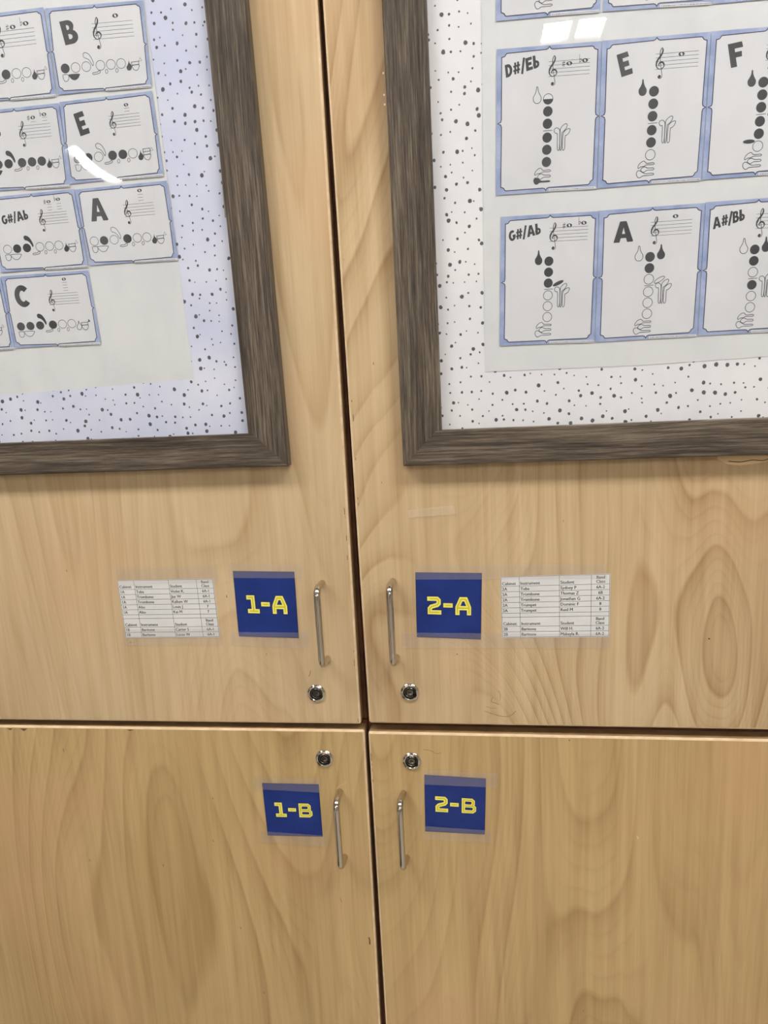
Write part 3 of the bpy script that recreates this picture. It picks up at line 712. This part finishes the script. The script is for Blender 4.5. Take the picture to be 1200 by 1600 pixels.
note_card([(-570,371),(-459.2,371),(-457.1,285.9),(-567.5,286.3)], False, 'A#/Bb', None, (.46,.875,.215,.396), [(.658,4.8,'#',0),(.797,5.3,'b',0)],
          'xooxooo'+'ox', 'flute card cut by the left photo edge beside the B card', extra={'du': .018}, group=GL)
note_card([(-457.6,369.7),(-348.7,366.2),(-348.4,285.2),(-455.3,285.7)], False, 'B', big('B', (.158,.440), (.225,-.030), (-.030,-.275)), (.456,.878,.222,.404), [(.708,5.55,'',0)],
          'xoooooo'+'xx', 'flute card headed B, topmost full card of the left frame', group=GL)
note_card([(-563.4,277.2),(-455.8,277.6),(-454.9,194),(-563.5,195)], False, 'D#/Eb', word('D#/Eb', .03, .372, .125, .95, rise=.0014, wd=108, hg=83, lean=-.08, gap=.006), (.529,.878,.230,.385), [(.701,6.3,'#',1),(.827,6.9,'b',2)],
          'oxxxxxx'+'xx', 'flute card headed D#/Eb cut by the left photo edge', extra={'du': .023, 'dv': -.033}, group=GL)
note_card([(-454.6,278.4),(-349.2,279.8),(-345.6,196.5),(-455,195.3)], False, 'E', big('E', (.182,.438), (.165,-.042), (-.050,-.275)), (.506,.837,.239,.384), [(.710,7.1,'',2)],
          'xxoxxoo'+'ox', 'flute card headed E with a lamp glare streak in the left frame', extra={'box2': True, 'du': .003}, group=GL)
note_card([(-556,188.5),(-450.9,189.8),(-445.7,108.2),(-552.6,107.5)], False, 'G#/Ab', word('G#/Ab', .125, .375, .125, .93, rise=.0016, wd=108, hg=82, lean=-.05, gap=.004), (.546,.872,.273,.417), [(.691,8.0,'#',3),(.802,8.5,'b',3)],
          'oxxooox'+'ox', 'flute card headed G#/Ab at the left edge of the left frame', extra={'dv': -.006, 'du': .008}, group=GL)
note_card([(-450.3,189),(-343.2,189.9),(-339.4,108.8),(-443.9,108.2)], False, 'A', big('A', (.120,.430), (.215,0), (0,-.295)), (.493,.828,.255,.408), [(.698,8.3,'',3)],
          'oxoxooo'+'ox', 'flute card headed A beneath the E card in the left frame', extra={'dv': -.018, 'du': -.012}, group=GL)
note_card([(-661,102.8),(-554,103),(-549.4,22.9),(-656,22)], False, '', None, None, [], 'oooooooooo', 'flute card at the left photo edge beside the C card, only a sliver visible', group=GL)
note_card([(-553.2,103.4),(-446.4,103.3),(-442,23.1),(-549.1,22.6)], False, 'C', big('C', (.118,.440), (.225,0), (-.005,-.300)), (.494,.840,.287,.433), [(.711,9.2,'',4)],
          'xxxxoox'+'oox', 'flute card headed C, lowest card of the left frame', group=GL)

# ------------------------------------------------------------------ blue number signs
def sign(q, txt, label):
    root = empty('number_sign', ((q[3][0]+q[2][0])/2000, -.0003, ZC+q[3][1]/1000), label, 'sign', 'blue number signs')
    W = H = 76.0; f = bil(q, W, H)
    y0 = -.0005
    base = Ink(f, y0); base.poly([(0,0),(W,0),(W,H),(0,H)], 1)
    base.y = y0-.00003; base.poly([(.5,.8),(W-.6,.8),(W-.6,H-.6),(.5,H-.6)], 0)
    o = base.build('paper_sheet', [M['blue'], M['bluedark']], root)
    # paper thickness
    ink = Ink(f, y0-.00008)
    def LN(paths, w):
        for k, (ww, mi) in enumerate(((w+1.5, 3), (w, 1), (w-1.6, 0), (.5, 2))):
            ink.y = y0-.00008-.00006*k
            for P in paths:
                e = 0 if mi == 2 else 1
                PP = [(x*W, (1-y)*H) for x, y in P]
                if mi != 2:   # square caps
                    for end, nb in ((0, 1), (-1, -2)):
                        dx, dy = PP[end][0]-PP[nb][0], PP[end][1]-PP[nb][1]; l = math.hypot(dx, dy); ex = (ww-w)/2+w*.5-.001
                        if P[0] != P[-1]: PP[end] = (PP[end][0]+dx/l*ex, PP[end][1]+dy/l*ex)
                ink.stroke(PP, ww, mi, closed=(P[0] == P[-1]))
    w = 4.9
    a, b = txt.split('-')
    if a == '1': LN([[(.215,.395),(.285,.395),(.290,.60)], [(.225,.603),(.355,.603)]], w)
    else: LN([[(.205,.398),(.325,.398),(.348,.42),(.348,.468),(.325,.492),(.235,.520),(.210,.548),(.210,.605),(.355,.605)]], w)
    LN([[(.452,.495),(.530,.495)]], w)
    if b == 'A': LN([[(.635,.605),(.635,.520),(.690,.396),(.760,.396),(.812,.520),(.812,.605)], [(.645,.530),(.805,.530)]], w)
    else: LN([[(.640,.398),(.640,.605),(.790,.605),(.822,.580),(.822,.530),(.795,.505),(.785,.495),(.800,.470),(.800,.420),(.775,.398),(.640,.398)], [(.66,.503),(.785,.503)]], w*.86)
    ink.build('lettering', [M['yellow'], M['yellowpale'], M['ochre'], M['bluedark']], root)['label'] = 'yellow block lettering '+txt
    return root
def Q(l): return [(a, b) for a, b in l]
sign([(-312.7,-252.8),(-236.7,-254.6),(-237.7,-338.8),(-313,-336.3)], '1-A', 'blue square sign reading 1-A in yellow on the upper left door')
sign([(-91.9,-257.2),(-14.9,-258.9),(-18.1,-340.3),(-93.5,-337.1)], '2-A', 'blue square sign reading 2-A in yellow on the upper right door')
sign([(-301.3,-535.3),(-227.1,-534.9),(-227,-609.7),(-300.3,-610.9)], '1-B', 'blue square sign reading 1-B in yellow on the lower left door')
sign([(-92.2,-517.7),(-16.6,-520.8),(-20,-598),(-94.3,-596.5)], '2-B', 'blue square sign reading 2-B in yellow on the lower right door')

# ------------------------------------------------------------------ student lists
def text_faces(ink, txt, x, y, size, f_w=1.0, align='LEFT', mi=1):
    cu = bpy.data.curves.new('t', 'FONT'); cu.body = txt; cu.size = 1.0; cu.align_x = align; cu.fill_mode = 'FRONT'; cu.resolution_u = 2
    ob = bpy.data.objects.new('t', cu); COL.objects.link(ob)
    bpy.context.view_layer.update()
    me = bpy.data.meshes.new_from_object(ob.evaluated_get(bpy.context.evaluated_depsgraph_get()))
    vs = [(x+v.co.x*size*f_w, y+v.co.y*size) for v in me.vertices]
    ink.put(vs, [tuple(p.vertices) for p in me.polygons], mi); ink.put([(a+.2, b) for a, b in vs], [tuple(p.vertices) for p in me.polygons], mi)
    bpy.data.objects.remove(ob); bpy.data.curves.remove(cu); bpy.data.meshes.remove(me)
def student_list(q, rows, cols, label):
    root = empty('student_list', ((q[3][0]+q[2][0])/2000, -.0003, ZC+q[3][1]/1000), label, 'paper list', 'student lists')
    W, H = 123.0, 75.5; f = bil(q, W, H); y0 = -.0004
    base = Ink(f, y0); base.poly([(0,0),(W,0),(W,H),(0,H)], 0); base.build('paper_sheet', [M['list']], root)
    ink = Ink(f, y0-.00006)
    hs = [11.5, 6.7, 6.7, 6.7, 6.7, 6.7, 5.0, 11.5, 6.7, 6.7]; tot = sum(hs); y = H-.6
    ink.stroke([(.8, y), (W-.8, y)], .35, 0)
    for hh, r in zip(hs, rows):
        yb = y-hh*(H-1.6)/tot
        ink.stroke([(.8, yb), (W-.8, yb)], .4, 0)
        if r:
            for ci, t in enumerate(r):
                if ci < 3: text_faces(ink, t, cols[ci]+1.0, yb+1.5, 5.4, .92)
                else:
                    ls = t.split('\n'); cx = (cols[3]+cols[4])/2
                    for k, l in enumerate(ls): text_faces(ink, l, cx, yb+1.5+(len(ls)-1-k)*4.9, 5.2, .92, 'CENTER')
        y = yb
    for c in cols[:-1]+[W-.8]: ink.stroke([(max(c, .6), H-.6), (max(c, .6), y)], .4, 0)
    ink.build('printed_table', [M['inkgrey'], M['ink']], root)
    return root
HD = ('Cabinet', 'Instrument', 'Student', 'Band\nClass')
student_list([(-462.5,-262.9),(-338.6,-262.2),(-337.3,-337.6),(-460.6,-338.9)],
    [HD, ('1A','Tuba','Violet K.','6A-1'), ('1A','Trombone','Jax W','6A-1'), ('1A','Trombone','Kallum W','6A-1'), ('1A','Alto','Louis J','7'), ('1A','Alto','Kai M','7'), None,
     HD, ('1B','Baritone','Carter S','6A-1'), ('1B','Baritone','Lucas W','6A-1')], [.6, 21.5, 66, 101.5, 122.4], 'white typed student list on the upper left door beside the 1-A sign')
student_list([(5.8,-263.7),(128.9,-261.4),(128.1,-337.1),(6.5,-338.3)],
    [HD, ('2A','Tuba','Sydney P','6A-2'), ('2A','Trombone','Thomas Z','6B'), ('2A','Trombone','Jonathan G','6A-2'), ('2A','Trumpet','Dominic F','8'), ('2A','Trumpet','Reid M','8'), None,
     HD, ('2B','Baritone','Will H.','6A-2'), ('2B','Baritone','Makayla R.','6A-2')], [.6, 21.5, 66.5, 102, 122.4], 'white typed student list on the upper right door beside the 2-A sign')

# ------------------------------------------------------------------ tape strips
def tape(q, label, mt='tape'):
    rs = random.Random(label); TL, TR, BR, BL = q; y = -.0011
    top = [(TL[0]+(TR[0]-TL[0])*k/10, TL[1]+(TR[1]-TL[1])*k/10+rs.uniform(-.15, .15)) for k in range(11)]
    bot = [(BR[0]+(BL[0]-BR[0])*k/10, BR[1]+(BL[1]-BR[1])*k/10+rs.uniform(-.15, .15)) for k in range(11)]
    mb = MB(); mb.face([(a/1000, y, ZC+b/1000) for a, b in reversed(top+bot)])
    return tag(mb.build('tape_strip', M[mt]), label, 'tape', 'clear tape strips')
tape([(-461.6,-247.7),(-331.2,-245.4),(-331.8,-267.1),(-462.5,-269.1)], 'clear tape strip along the top of the 1-A student list')
tape([(-463.2,-326.1),(-336.9,-325.5),(-334.6,-348.1),(-463.6,-348.3)], 'clear tape strip along the bottom of the 1-A student list')
tape([(-317.4,-243.9),(-228.1,-245.2),(-228.7,-262.6),(-318.4,-261.6)], 'clear tape strip along the top of the 1-A sign')
tape([(-323.5,-330.5),(-225.2,-331.4),(-225.6,-352),(-323.6,-348)], 'clear tape strip along the bottom of the 1-A sign')
tape([(-92.3,-248.6),(123.9,-250.1),(124.7,-267.6),(-91.5,-265.9)], 'long clear tape strip over the tops of the 2-A sign and list')
tape([(-111.3,-331.5),(130.2,-333.2),(129,-351.2),(-112.2,-350.9)], 'long clear tape strip under the 2-A sign and list')
tape([(-311.1,-526.6),(-224.1,-527.7),(-224.6,-546.5),(-312.7,-543.9)], 'clear tape strip along the top of the 1-B sign')
tape([(-309.6,-604.7),(-222.4,-607.5),(-221.7,-624.4),(-311,-620.7)], 'clear tape strip along the bottom of the 1-B sign')
tape([(-92,-510.7),(-2.1,-513.5),(-3.2,-532.5),(-92.8,-530.9)], 'clear tape strip along the top of the 2-B sign')
tape([(-95.2,-588.9),(-11.6,-591.9),(-12,-609.8),(-96,-607)], 'clear tape strip along the bottom of the 2-B sign')
tape([(-97.5,-182.9),(-45.3,-178.2),(-42.8,-188.7),(-95.7,-192)], 'old yellowed tape scrap alone under the right picture frame', 'tapeold')
